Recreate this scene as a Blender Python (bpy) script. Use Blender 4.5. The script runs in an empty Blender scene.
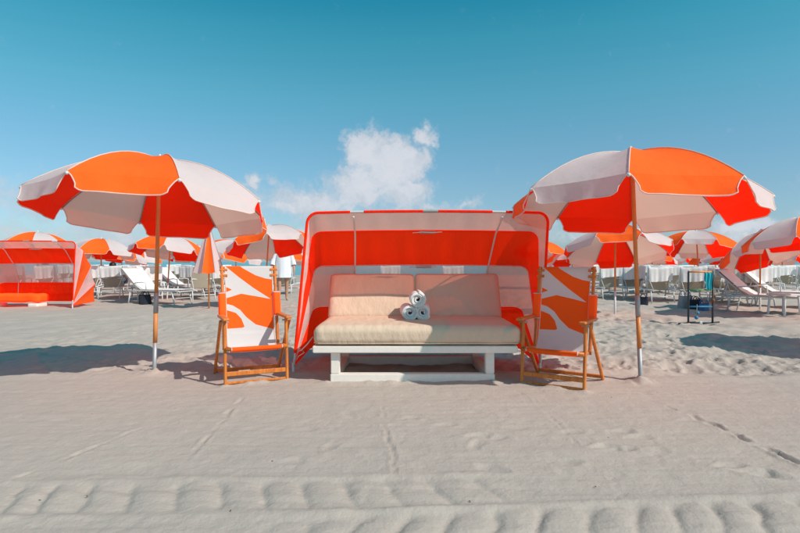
import bpy, bmesh, math, random
import numpy as np
from mathutils import Vector, Matrix, Euler

random.seed(7)
S = bpy.context.scene
COL = S.collection
R = math.radians
PI = math.pi

# ------------------------------------------------------------------ camera
CAM_H = 1.10
cam_d = bpy.data.cameras.new("Camera")
cam_d.lens = 24.0
cam_d.sensor_width = 36.0
cam_d.clip_start = 0.05
cam_d.clip_end = 30000.0
cam = bpy.data.objects.new("Camera", cam_d)
COL.objects.link(cam)
cam.location = (0, 0, CAM_H)
cam.rotation_euler = (R(90 - 0.48), 0, 0)
S.camera = cam

# ------------------------------------------------------------------ sun, sky
SUN = Vector((1.83, -1.12, 1.90)).normalized()
sun_d = bpy.data.lights.new("Sun", 'SUN')
sun_d.energy = 3.6
sun_d.angle = R(0.6)
sun_d.color = (1.0, 0.925, 0.85)
sun = bpy.data.objects.new("Sun", sun_d)
COL.objects.link(sun)
sun.rotation_euler = SUN.to_track_quat('Z', 'Y').to_euler()
sun.location = (20, -10, 25)

S.view_settings.view_transform = 'Standard'
S.view_settings.look = 'None'
S.view_settings.exposure = 0.20
S.view_settings.gamma = 1.0
S.view_settings.use_curve_mapping = False


class NT:
    """small helper round a node tree"""
    def __init__(self, tree):
        self.t = tree
        tree.nodes.clear()

    def n(self, kind, **kw):
        nd = self.t.nodes.new(kind)
        for k, v in kw.items():
            setattr(nd, k, v)
        return nd

    def put(self, sock, val):
        if val is None:
            return
        if isinstance(val, bpy.types.NodeSocket):
            self.t.links.new(val, sock)
        elif isinstance(val, bpy.types.Node):
            self.t.links.new(val.outputs[0], sock)
        else:
            sock.default_value = val

    def m(self, op, a, b=None, c=None, clamp=False):
        nd = self.n('ShaderNodeMath', operation=op, use_clamp=clamp)
        self.put(nd.inputs[0], a)
        self.put(nd.inputs[1], b)
        self.put(nd.inputs[2], c)
        return nd.outputs[0]

    def vm(self, op, a, b=None, scale=None):
        nd = self.n('ShaderNodeVectorMath', operation=op)
        self.put(nd.inputs[0], a)
        self.put(nd.inputs[1], b)
        if scale is not None:
            self.put(nd.inputs['Scale'], scale)
        return nd.outputs['Value'] if op in ('LENGTH', 'DISTANCE', 'DOT_PRODUCT') else nd.outputs[0]

    def noise(self, vec, scale, detail=3.0, rough=0.55, dist=0.0):
        nd = self.n('ShaderNodeTexNoise')
        self.put(nd.inputs['Vector'], vec)
        nd.inputs['Scale'].default_value = scale
        nd.inputs['Detail'].default_value = detail
        nd.inputs['Roughness'].default_value = rough
        nd.inputs['Distortion'].default_value = dist
        return nd

    def mix(self, fac, a, b, blend='MIX'):
        nd = self.n('ShaderNodeMix', data_type='RGBA', blend_type=blend)
        self.put(nd.inputs[0], fac)
        self.put(nd.inputs[6], a)
        self.put(nd.inputs[7], b)
        return nd.outputs[2]

    def smooth(self, x, lo, hi):
        nd = self.n('ShaderNodeMapRange', interpolation_type='SMOOTHSTEP')
        self.put(nd.inputs[0], x)
        nd.inputs[1].default_value = lo
        nd.inputs[2].default_value = hi
        return nd.outputs[0]


world = bpy.data.worlds.new("World")
S.world = world
world.use_nodes = True
W = NT(world.node_tree)
sky = W.n('ShaderNodeTexSky', sky_type='NISHITA')
sky.sun_disc = False
sky.sun_elevation = math.asin(SUN.z)
sky.sun_rotation = math.atan2(SUN.x, SUN.y)
sky.altitude = 0.0
sky.air_density = 1.0
sky.dust_density = 0.6
sky.ozone_density = 2.0
tc = W.n('ShaderNodeTexCoord')
sep = W.n('ShaderNodeSeparateXYZ')
W.put(sep.inputs[0], tc.outputs['Generated'])
az = W.m('ARCTAN2', sep.outputs[0], sep.outputs[1])
el = W.m('ARCSINE', sep.outputs[2])
ramp = W.n('ShaderNodeValToRGB')
W.put(ramp.inputs[0], W.m('MULTIPLY', el, 2.0))
stops = [(0.0, (.74, 1.0, 1.34)), (.06, (.86, 1.10, 1.30)), (.126, (.90, 1.18, 1.26)), (.208, (.86, 1.34, 1.32)), (.295, (.68, 1.55, 1.38)), (.394, (.40, 1.60, 1.38)), (.45, (.22, 1.48, 1.33))]
cr = ramp.color_ramp
while len(cr.elements) < len(stops):
    cr.elements.new(0.5)
for e_, (p_, c_) in zip(cr.elements, stops):
    e_.position = p_ * 2.0
for e_, (p_, c_) in zip(cr.elements, stops):
    e_.color = (c_[0] / 2, c_[1] / 2, c_[2] / 2, 1)
tint = W.vm('SCALE', W.mix(1.0, sky.outputs[0], ramp.outputs[0], 'MULTIPLY'), scale=2.0)
comb = W.n('ShaderNodeCombineXYZ')
W.put(comb.inputs[0], az)
W.put(comb.inputs[1], el)
p0 = comb.outputs[0]
wn = W.noise(p0, 19.0, 7.0, 0.66)
wv = W.vm('SUBTRACT', wn.outputs['Color'], (0.5, 0.5, 0.5))
p1 = W.vm('ADD', p0, W.vm('SCALE', wv, scale=0.075))


def skydir(px, py):
    x, y, z = (px - 400) / 533.0, 1.0, (262 - py) / 533.0
    l = math.sqrt(x * x + y * y + z * z)
    return (math.atan2(x, y), math.asin(z / l), 0)


blobs = [  # px, py, rx(px), ry(px), weight
    (368, 150, 26, 24, 1.05), (392, 168, 36, 30, 1.1), (358, 184, 34, 24, 1.0), (424, 136, 15, 15, .92), (424, 160, 14, 20, .7),
    (402, 190, 36, 24, .85), (312, 203, 62, 19, .80), (436, 206, 44, 10, .5), (260, 195, 50, 18, .45),
    (474, 204, 12, 7, .5), (255, 177, 12, 10, .6), (272, 178, 9, 9, .5), (745, 228, 46, 12, .7), (716, 240, 40, 10, .6),
    (120, 205, 60, 22, .35), (20, 200, 70, 26, .4), (520, 226, 60, 14, .5), (60, 235, 90, 14, .5),
    (-150, 200, 80, 26, .8), (-260, 215, 120, 24, .8), (980, 205, 90, 24, .8), (1150, 190, 80, 34, .9), (1400, 200, 160, 30, .8),
]
acc = None
for (bx_, by_, rx_, ry_, w_) in blobs:
    c = skydir(bx_, by_)
    d = W.vm('SUBTRACT', p1, c)
    d = W.vm('MULTIPLY', d, (533.0 / rx_, 533.0 / ry_, 0))
    l = W.vm('LENGTH', d)
    v = W.m('MULTIPLY', W.m('SUBTRACT', 1.35, l, clamp=False), w_)
    acc = v if acc is None else W.m('SMOOTH_MAX', acc, v, 0.12)
# the same low cumulus band going on all round the horizon, thin and broken
bn = W.noise(p0, 5.0, 4.0, 0.55)
band = W.m('MULTIPLY', W.smooth(el, 0.20, 0.03), W.m('SUBTRACT', bn.outputs[0], 0.46))
acc = W.m('MAXIMUM', acc, W.m('MULTIPLY', band, 3.2))
fn = W.noise(p1, 30.0, 6.0, 0.62)
dens = W.m('ADD', acc, W.m('MULTIPLY', W.m('SUBTRACT', fn.outputs[0], 0.5), 1.3))
alpha = W.m('MULTIPLY', W.smooth(dens, 0.16, 0.80), 0.93)
sn = W.noise(W.vm('ADD', p1, (-0.012, -0.02, 0)), 22.0, 5.0, 0.6)
shade = W.smooth(W.m('ADD', W.m('MULTIPLY', dens, 0.35), W.m('MULTIPLY', sn.outputs[0], 0.9)), 0.35, 0.95)
cloudcol = W.mix(shade, (5.0, 6.0, 7.0, 1), (7.9, 8.1, 8.7, 1))
final = W.mix(alpha, tint, cloudcol)
bg = W.n('ShaderNodeBackground')
W.put(bg.inputs[0], final)
bg.inputs[1].default_value = 0.078
wo = W.n('ShaderNodeOutputWorld')
W.put(wo.inputs[0], bg.outputs[0])

# ------------------------------------------------------------------ materials
MATS = {}


def newmat(name):
    m = bpy.data.materials.new(name)
    m.use_nodes = True
    MATS[name] = m
    return m, NT(m.node_tree)


def finish(nt, shader, disp=None):
    o = nt.n('ShaderNodeOutputMaterial')
    nt.put(o.inputs[0], shader)


def principled(nt, col, rough=0.6, spec=0.3, metal=0.0, bump=None, bstr=0.2, bdist=0.01):
    p = nt.n('ShaderNodeBsdfPrincipled')
    nt.put(p.inputs['Base Color'], col)
    nt.put(p.inputs['Roughness'], rough)
    p.inputs['Specular IOR Level'].default_value = spec
    p.inputs['Metallic'].default_value = metal
    if bump is not None:
        b = nt.n('ShaderNodeBump')
        b.inputs['Strength'].default_value = bstr
        b.inputs['Distance'].default_value = bdist
        nt.put(b.inputs['Height'], bump)
        nt.put(p.inputs['Normal'], b.outputs[0])
    return p


def objcoord(nt):
    return nt.n('ShaderNodeTexCoord').outputs['Object']


def fabric(name, col, trans, wrinkle=0.5, scale=7.0, var=0.10, stretch=(1, 1, 1), inner=None, through=None):
    m, nt = newmat(name)
    oc = objcoord(nt)
    st = nt.vm('MULTIPLY', oc, stretch)
    big = nt.noise(st, scale, 3.0, 0.5)
    soil = nt.noise(oc, 3.0, 5.0, 0.65)
    fac = nt.m('MULTIPLY', nt.m('SUBTRACT', soil.outputs[0], 0.5), var * 2)
    k = nt.m('ADD', 1.0, fac)
    c1 = nt.vm('SCALE', tuple(col), scale=k)
    if inner is not None:   # inner face colour has the underside's shade and bounced light painted in
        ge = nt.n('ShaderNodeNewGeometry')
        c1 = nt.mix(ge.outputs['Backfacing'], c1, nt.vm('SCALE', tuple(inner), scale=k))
    c2 = nt.vm('SCALE', tuple(trans), scale=k)
    weave = nt.noise(oc, 420.0, 2.0, 0.5)
    h = nt.m('ADD', nt.m('MULTIPLY', big.outputs[0], wrinkle), nt.m('MULTIPLY', weave.outputs[0], 0.03))
    p = principled(nt, c1, 0.85, 0.12, bump=h, bstr=0.45, bdist=0.03)
    t = nt.n('ShaderNodeBsdfTranslucent')
    nt.put(t.inputs[0], c2)
    a = nt.n('ShaderNodeAddShader')
    nt.put(a.inputs[0], p.outputs[0])
    nt.put(a.inputs[1], t.outputs[0])
    if through is not None:     # open weave: a little light passes straight through, dyed
        tr = nt.n('ShaderNodeBsdfTransparent')
        tr.inputs[0].default_value = (*through, 1)
        b = nt.n('ShaderNodeAddShader')
        nt.put(b.inputs[0], a.outputs[0])
        nt.put(b.inputs[1], tr.outputs[0])
        a = b
    finish(nt, a.outputs[0])
    return m


ORANGE = (0.74, 0.128, 0.015)
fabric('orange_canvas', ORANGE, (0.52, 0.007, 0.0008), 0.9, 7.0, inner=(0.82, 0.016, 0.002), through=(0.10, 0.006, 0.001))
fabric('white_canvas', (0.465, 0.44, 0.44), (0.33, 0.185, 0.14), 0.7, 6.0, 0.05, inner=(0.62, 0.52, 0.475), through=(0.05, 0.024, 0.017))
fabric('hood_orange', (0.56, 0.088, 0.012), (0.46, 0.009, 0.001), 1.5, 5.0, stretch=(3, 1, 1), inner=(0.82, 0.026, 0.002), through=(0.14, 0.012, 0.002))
fabric('hood_white', (0.40, 0.34, 0.33), (0.25, 0.135, 0.115), 1.8, 5.0, stretch=(3, 1, 1), through=(0.34, 0.115, 0.075))
fabric('towel_white', (0.78, 0.73, 0.71), (0.22, 0.21, 0.21), 0.6, 14.0, 0.05)
fabric('beige_cushion', (0.70, 0.515, 0.38), (0.0, 0.0, 0.0), 1.0, 8.0, 0.06, stretch=(1.6, 0.7, 1))
fabric('tan_sling', (0.42, 0.35, 0.265), (0.07, 0.055, 0.04), 0.3, 5.0)
fabric('white_shirt', (0.72, 0.74, 0.78), (0.10, 0.10, 0.11), 0.7, 10.0, 0.05)
fabric('teal_cloth', (0.03, 0.36, 0.42), (0.02, 0.14, 0.16), 0.6, 10.0)
fabric('grey_cloth', (0.34, 0.33, 0.34), (0.0, 0.0, 0.0), 0.6, 10.0)
fabric('dark_cloth', (0.03, 0.035, 0.05), (0.0, 0.0, 0.0), 0.6, 10.0)
fabric('blue_cloth', (0.06, 0.17, 0.34), (0.0, 0.0, 0.0), 0.6, 10.0)


def mesh_window():
    m, nt = newmat('window_mesh')
    p = principled(nt, (0.66, 0.56, 0.50, 1), 0.7, 0.1)
    t = nt.n('ShaderNodeBsdfTransparent')
    mx = nt.n('ShaderNodeMixShader')
    mx.inputs[0].default_value = 0.38
    nt.put(mx.inputs[1], p.outputs[0])
    nt.put(mx.inputs[2], t.outputs[0])
    finish(nt, mx.outputs[0])


mesh_window()


def plain(name, col, rough=0.5, spec=0.35, metal=0.0, var=0.12, nscale=12.0, bstr=0.1):
    m, nt = newmat(name)
    oc = objcoord(nt)
    nz = nt.noise(oc, nscale, 5.0, 0.65)
    k = nt.m('ADD', 1.0 - var / 2, nt.m('MULTIPLY', nz.outputs[0], var))
    c = nt.vm('SCALE', tuple(col), scale=k)
    r = nt.m('ADD', rough - 0.06, nt.m('MULTIPLY', nz.outputs[0], 0.12))
    p = principled(nt, c, r, spec, metal, bump=nz.outputs[0], bstr=bstr, bdist=0.004)
    finish(nt, p.outputs[0])
    return m


plain('white_paint', (0.88, 0.775, 0.70), 0.5, 0.3, var=0.22, nscale=20)
plain('white_metal', (0.66, 0.65, 0.64), 0.4, 0.4)
plain('silver_metal', (0.38, 0.38, 0.39), 0.45, 0.5, 0.35)
plain('grey_strap', (0.33, 0.31, 0.29), 0.8, 0.1)
plain('white_cord', (0.72, 0.70, 0.66), 0.8, 0.1)
plain('dark_metal', (0.03, 0.045, 0.055), 0.45, 0.4)
plain('orange_plastic', (0.85, 0.24, 0.02), 0.45, 0.4)
plain('green_plastic', (0.12, 0.30, 0.12), 0.45, 0.4)
plain('blue_plastic', (0.03, 0.20, 0.36), 0.45, 0.4)
plain('brown_leather', (0.20, 0.075, 0.04), 0.6, 0.3)
plain('dark_hair', (0.018, 0.011, 0.008), 0.5, 0.4, nscale=60)
plain('skin', (0.50, 0.27, 0.18), 0.55, 0.35, var=0.08)
plain('rope', (0.45, 0.40, 0.33), 0.9, 0.1)


def wood(name, ca, cb):
    m, nt = newmat(name)
    oc = objcoord(nt)
    st = nt.vm('MULTIPLY', oc, (30, 30, 3.5))
    g = nt.noise(st, 1.6, 5.0, 0.6, 0.6)
    w = nt.noise(oc, 5.0, 3.0, 0.6)
    f = nt.smooth(nt.m('ADD', nt.m('MULTIPLY', g.outputs[0], 0.7), nt.m('MULTIPLY', w.outputs[0], 0.3)), 0.35, 0.65)
    c = nt.mix(f, ca, cb)
    p = principled(nt, c, 0.42, 0.4, bump=g.outputs[0], bstr=0.15, bdist=0.003)
    finish(nt, p.outputs[0])


wood('chair_wood', (0.52, 0.135, 0.022, 1), (0.74, 0.235, 0.042, 1))
wood('pole_wood', (0.58, 0.20, 0.055, 1), (0.70, 0.27, 0.08, 1))


def print_material():
    m, nt = newmat('printed_sling')
    at = nt.n('ShaderNodeAttribute', attribute_name='print')
    f = nt.smooth(at.outputs['Fac'], -0.0015, 0.0015)
    oc = objcoord(nt)
    big = nt.noise(oc, 8.0, 3.0, 0.5)
    weave = nt.noise(oc, 420.0, 2.0, 0.5)
    h = nt.m('ADD', nt.m('MULTIPLY', big.outputs[0], 0.4), nt.m('MULTIPLY', weave.outputs[0], 0.03))
    c1 = nt.mix(f, (0.56, 0.545, 0.54, 1), (0.80, 0.115, 0.011, 1))
    c2 = nt.mix(f, (0.20, 0.14, 0.12, 1), (0.30, 0.012, 0.002, 1))
    p = principled(nt, c1, 0.85, 0.12, bump=h, bstr=0.4, bdist=0.02)
    t = nt.n('ShaderNodeBsdfTranslucent')
    nt.put(t.inputs[0], c2)
    a = nt.n('ShaderNodeAddShader')
    nt.put(a.inputs[0], p.outputs[0])
    nt.put(a.inputs[1], t.outputs[0])
    finish(nt, a.outputs[0])


print_material()


def sand_material():
    m, nt = newmat('beach_sand')
    oc = objcoord(nt)
    a = nt.noise(oc, 0.35, 4.0, 0.55)
    b = nt.noise(oc, 6.0, 5.0, 0.65)
    c = nt.noise(oc, 260.0, 3.0, 0.7)
    d = nt.noise(oc, 45.0, 4.0, 0.6)
    base = nt.mix(nt.smooth(a.outputs[0], 0.3, 0.7), (0.458, 0.378, 0.330, 1), (0.495, 0.404, 0.346, 1))
    k = nt.m('ADD', 0.78, nt.m('ADD', nt.m('MULTIPLY', b.outputs[0], 0.14), nt.m('MULTIPLY', c.outputs[0], 0.30)))
    col = nt.vm('SCALE', base, scale=k)
    # sparse dark specks: bits of shell and weed
    v = nt.n('ShaderNodeTexVoronoi')
    nt.put(v.inputs['Vector'], oc)
    v.inputs['Scale'].default_value = 5.0
    sel = nt.m('MULTIPLY', nt.m('LESS_THAN', v.outputs['Distance'], 0.034), nt.m('GREATER_THAN', b.outputs[0], 0.52))
    col2 = nt.mix(nt.m('MULTIPLY', sel, 0.75), col, (0.10, 0.085, 0.07, 1))
    h = nt.m('ADD', nt.m('MULTIPLY', c.outputs[0], 0.18), nt.m('ADD', nt.m('MULTIPLY', d.outputs[0], 0.45), nt.m('MULTIPLY', b.outputs[0], 1.2)))
    p = principled(nt, col2, 0.95, 0.08, bump=h, bstr=0.75, bdist=0.012)
    finish(nt, p.outputs[0])


sand_material()


def sea_material():
    m, nt = newmat('sea_water')
    oc = objcoord(nt)
    st = nt.vm('MULTIPLY', oc, (0.06, 0.25, 1))
    a = nt.noise(st, 1.0, 5.0, 0.6)
    b = nt.noise(nt.vm('MULTIPLY', oc, (0.004, 0.012, 1)), 1.0, 3.0, 0.5)
    c = nt.mix(b.outputs[0], (0.06, 0.30, 0.34, 1), (0.10, 0.40, 0.42, 1))
    p = principled(nt, c, 0.28, 0.4, bump=a.outputs[0], bstr=0.5, bdist=0.4)
    finish(nt, p.outputs[0])


sea_material()


# ------------------------------------------------------------------ mesh helpers
class MB:
    def __init__(self):
        self.v = []
        self.f = []
        self.sm = []

    def add(self, vs, fs, smooth=False):
        o = len(self.v)
        self.v += [tuple(p) for p in vs]
        self.f += [tuple(i + o for i in q) for q in fs]
        self.sm += [smooth] * len(fs)
        return self

    def bar(self, p, q, w, h=None, bev=0.25, up=(0, 0, 1)):
        """bar of rectangular section with chamfered edges from p to q"""
        h = w if h is None else h
        p, q = Vector(p), Vector(q)
        d = (q - p).normalized()
        u = Vector(up)
        if abs(d.dot(u)) > 0.95:
            u = Vector((0, 1, 0))
        s = d.cross(u).normalized()
        u = s.cross(d).normalized()
        b = bev * min(w, h)
        prof = [(w / 2 - b, h / 2), (w / 2, h / 2 - b), (w / 2, -h / 2 + b), (w / 2 - b, -h / 2), (-w / 2 + b, -h / 2), (-w / 2, -h / 2 + b), (-w / 2, h / 2 - b), (-w / 2 + b, h / 2)]
        vs = [p + s * a + u * c for a, c in prof] + [q + s * a + u * c for a, c in prof]
        fs = [(i, (i + 1) % 8, 8 + (i + 1) % 8, 8 + i) for i in range(8)]
        fs += [tuple(range(7, -1, -1)), tuple(range(8, 16))]
        return self.add(vs, fs)

    def tube(self, pts, r, n=8, caps=True):
        pts = [Vector(p) for p in pts]
        rs = r if isinstance(r, (list, tuple)) else [r] * len(pts)
        vs, fs = [], []
        ref = None
        for i, p in enumerate(pts):
            a = pts[max(i - 1, 0)]
            b = pts[min(i + 1, len(pts) - 1)]
            d = (b - a).normalized()
            if ref is None:
                ref = Vector((0, 0, 1)) if abs(d.z) < 0.9 else Vector((1, 0, 0))
            s = d.cross(ref).normalized()
            ref = s.cross(d).normalized()
            for k in range(n):
                t = 2 * PI * k / n
                vs.append(p + (s * math.cos(t) + ref * math.sin(t)) * rs[i])
        for i in range(len(pts) - 1):
            for k in range(n):
                fs.append((i * n + k, i * n + (k + 1) % n, (i + 1) * n + (k + 1) % n, (i + 1) * n + k))
        self.add(vs, fs, True)
        if caps:
            o = len(self.v) - len(vs)
            self.f.append(tuple(o + k for k in range(n - 1, -1, -1)))
            self.f.append(tuple(o + (len(pts) - 1) * n + k for k in range(n)))
            self.sm += [False, False]
        return self

    def grid(self, fn, nu, nv, smooth=True, flip=False):
        vs = [fn(1 - i / nu if flip else i / nu, j / nv) for j in range(nv + 1) for i in range(nu + 1)]
        fs = [(j * (nu + 1) + i, j * (nu + 1) + i + 1, (j + 1) * (nu + 1) + i + 1, (j + 1) * (nu + 1) + i) for j in range(nv) for i in range(nu)]
        return self.add(vs, fs, smooth)

    def cushion(self, c, size, r, n=14, crown=0.0, rot=None, wob=0.0, seed=0):
        """rounded box; crown swells the broad faces"""
        rnd = random.Random(seed)
        ph = [rnd.uniform(0, 6.28) for _ in range(8)]
        bm = bmesh.new()
        bmesh.ops.create_cube(bm, size=2.0)
        bmesh.ops.subdivide_edges(bm, edges=bm.edges[:], cuts=n, use_grid_fill=True)
        hx, hy, hz = size[0] / 2, size[1] / 2, size[2] / 2
        vs = []
        bm.verts.ensure_lookup_table()
        for v in bm.verts:
            # bias the points towards the edges so that the rounding gets enough faces
            q = [math.copysign(abs(t) ** 0.6, t) for t in v.co]
            p = Vector((q[0] * hx, q[1] * hy, q[2] * hz))
            inner = Vector((max(-hx + r, min(hx - r, p.x)), max(-hy + r, min(hy - r, p.y)), max(-hz + r, min(hz - r, p.z))))
            d = p - inner
            if d.length > 1e-9:
                p = inner + d.normalized() * r
            k = (1 - q[0] ** 4) * (1 - q[1] ** 4)
            p.z += crown * k * (1 if p.z > 0 else -0.1)
            if wob:
                p.z += wob * (math.sin(p.x * 9 + ph[0] + 2 * p.y) * math.sin(p.y * 7 + ph[1]) + 0.5 * math.sin(p.x * 23 + p.y * 11 + ph[2]))
                p.y += wob * 0.7 * math.sin(p.x * 14 + ph[3])
            vs.append(p)
        fs = [tuple(v.index for v in f.verts) for f in bm.faces]
        bm.free()
        M = (rot.to_matrix() if rot is not None else Matrix.Identity(3))
        return self.add([M @ p + Vector(c) for p in vs], fs, True)

    def box(self, lo, hi, bev=0.006):
        lo, hi = Vector(lo), Vector(hi)
        bm = bmesh.new()
        bmesh.ops.create_cube(bm, size=1.0)
        for v in bm.verts:
            v.co = Vector((lo[i] + (v.co[i] + 0.5) * (hi[i] - lo[i]) for i in range(3)))
        if bev:
            bmesh.ops.bevel(bm, geom=bm.edges[:], offset=bev, segments=2, affect='EDGES')
        vs = [v.co.copy() for v in bm.verts]
        bm.verts.index_update()
        fs = [tuple(v.index for v in f.verts) for f in bm.faces]
        bm.free()
        return self.add(vs, fs)

    def ball(self, c, r, sc=(1, 1, 1), sub=2):
        bm = bmesh.new()
        bmesh.ops.create_icosphere(bm, subdivisions=sub, radius=r)
        vs = [Vector(c) + Vector((v.co.x * sc[0], v.co.y * sc[1], v.co.z * sc[2])) for v in bm.verts]
        fs = [tuple(v.index for v in f.verts) for f in bm.faces]
        bm.free()
        return self.add(vs, fs, True)

    def build(self, name, mat, parent=None):
        me = bpy.data.meshes.new(name)
        me.from_pydata(self.v, [], self.f)
        me.polygons.foreach_set('use_smooth', self.sm)
        me.materials.append(MATS[mat])
        me.update()
        o = bpy.data.objects.new(name, me)
        COL.objects.link(o)
        if parent is not None:
            o.parent = parent
        return o


def tag(o, label, cat, group=None):
    o['label'] = label
    o['category'] = cat
    if group:
        o['group'] = group
    elif 'group' in o:
        del o['group']
    return o


def thing(name, label, cat, loc=(0, 0, 0), rz=0.0, group=None):
    o = bpy.data.objects.new(name, None)
    o.empty_display_size = 0.2
    COL.objects.link(o)
    o.location = loc
    o.rotation_euler = (0, 0, rz)
    return tag(o, label, cat, group)


def copy_tree(o, parent=None):
    c = o.copy()
    COL.objects.link(c)
    c.parent = parent
    for ch in list(o.children):
        copy_tree(ch, c)
    return c


def GX(px, D):
    """lateral position of a photo column at a distance"""
    return (px - 400) / 533.0 * D


# ------------------------------------------------------------------ sand
def hash2(ix, iy, seed):
    n = (ix.astype(np.int64) * 374761393 + iy.astype(np.int64) * 668265263 + seed * 1442695041) & 0xffffffff
    n = ((n ^ (n >> 13)) * 1274126177) & 0xffffffff
    return ((n ^ (n >> 16)) & 0xffff) / 65535.0


def vnoise(x, y, seed=0):
    ix, iy = np.floor(x), np.floor(y)
    fx, fy = x - ix, y - iy
    fx = fx * fx * fx * (fx * (fx * 6 - 15) + 10)
    fy = fy * fy * fy * (fy * (fy * 6 - 15) + 10)
    a, b = hash2(ix, iy, seed), hash2(ix + 1, iy, seed)
    c, d = hash2(ix, iy + 1, seed), hash2(ix + 1, iy + 1, seed)
    return (a + (b - a) * fx) * (1 - fy) + (c + (d - c) * fx) * fy - 0.5


def sstep(x, a, b):
    t = np.clip((x - a) / (b - a), 0, 1)
    return t * t * (3 - 2 * t)


def spread_axis(lo, hi, fine_lo, fine_hi, step, grow):
    a = list(np.arange(fine_lo, fine_hi + step / 2, step))
    s, p = step, a[-1]
    up = []
    while p < hi:
        s *= grow
        p += s
        up.append(min(p, hi))
    s, p = step, a[0]
    dn = []
    while p > lo:
        s *= grow
        p -= s
        dn.append(max(p, lo))
    return np.array(dn[::-1] + a + up)


xs = spread_axis(-1500, 1500, -3.9, 3.9, 0.0145, 1.035)
ya = [1.5]
while ya[-1] < 14:
    ya.append(ya[-1] + max(0.0095, 0.0048 * ya[-1]))
s = ya[-1] - ya[-2]
while ya[-1] < 70:
    s *= 1.04
    ya.append(ya[-1] + s)
yb = []
s, p = 0.02, 1.5
while p > -200:
    s *= 1.12
    p -= s
    yb.append(p)
ys = np.array(yb[::-1] + ya)
GXX, GYY = np.meshgrid(xs, ys)


def seg_dist(x, y, pts):
    best = np.full(x.shape, 1e9)
    par = np.zeros(x.shape)
    tot = 0.0
    for (ax, ay), (bx, by) in zip(pts[:-1], pts[1:]):
        dx, dy = bx - ax, by - ay
        L = math.hypot(dx, dy)
        t = np.clip(((x - ax) * dx + (y - ay) * dy) / (L * L), 0, 1)
        d = np.hypot(x - ax - t * dx, y - ay - t * dy)
        par = np.where(d < best, tot + t * L, par)
        best = np.minimum(best, d)
        tot += L
    return best, par, tot


def pix_ground(px, py):
    D = 533.0 * CAM_H / (py - 262.0)
    return (GX(px, D), D)


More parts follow.
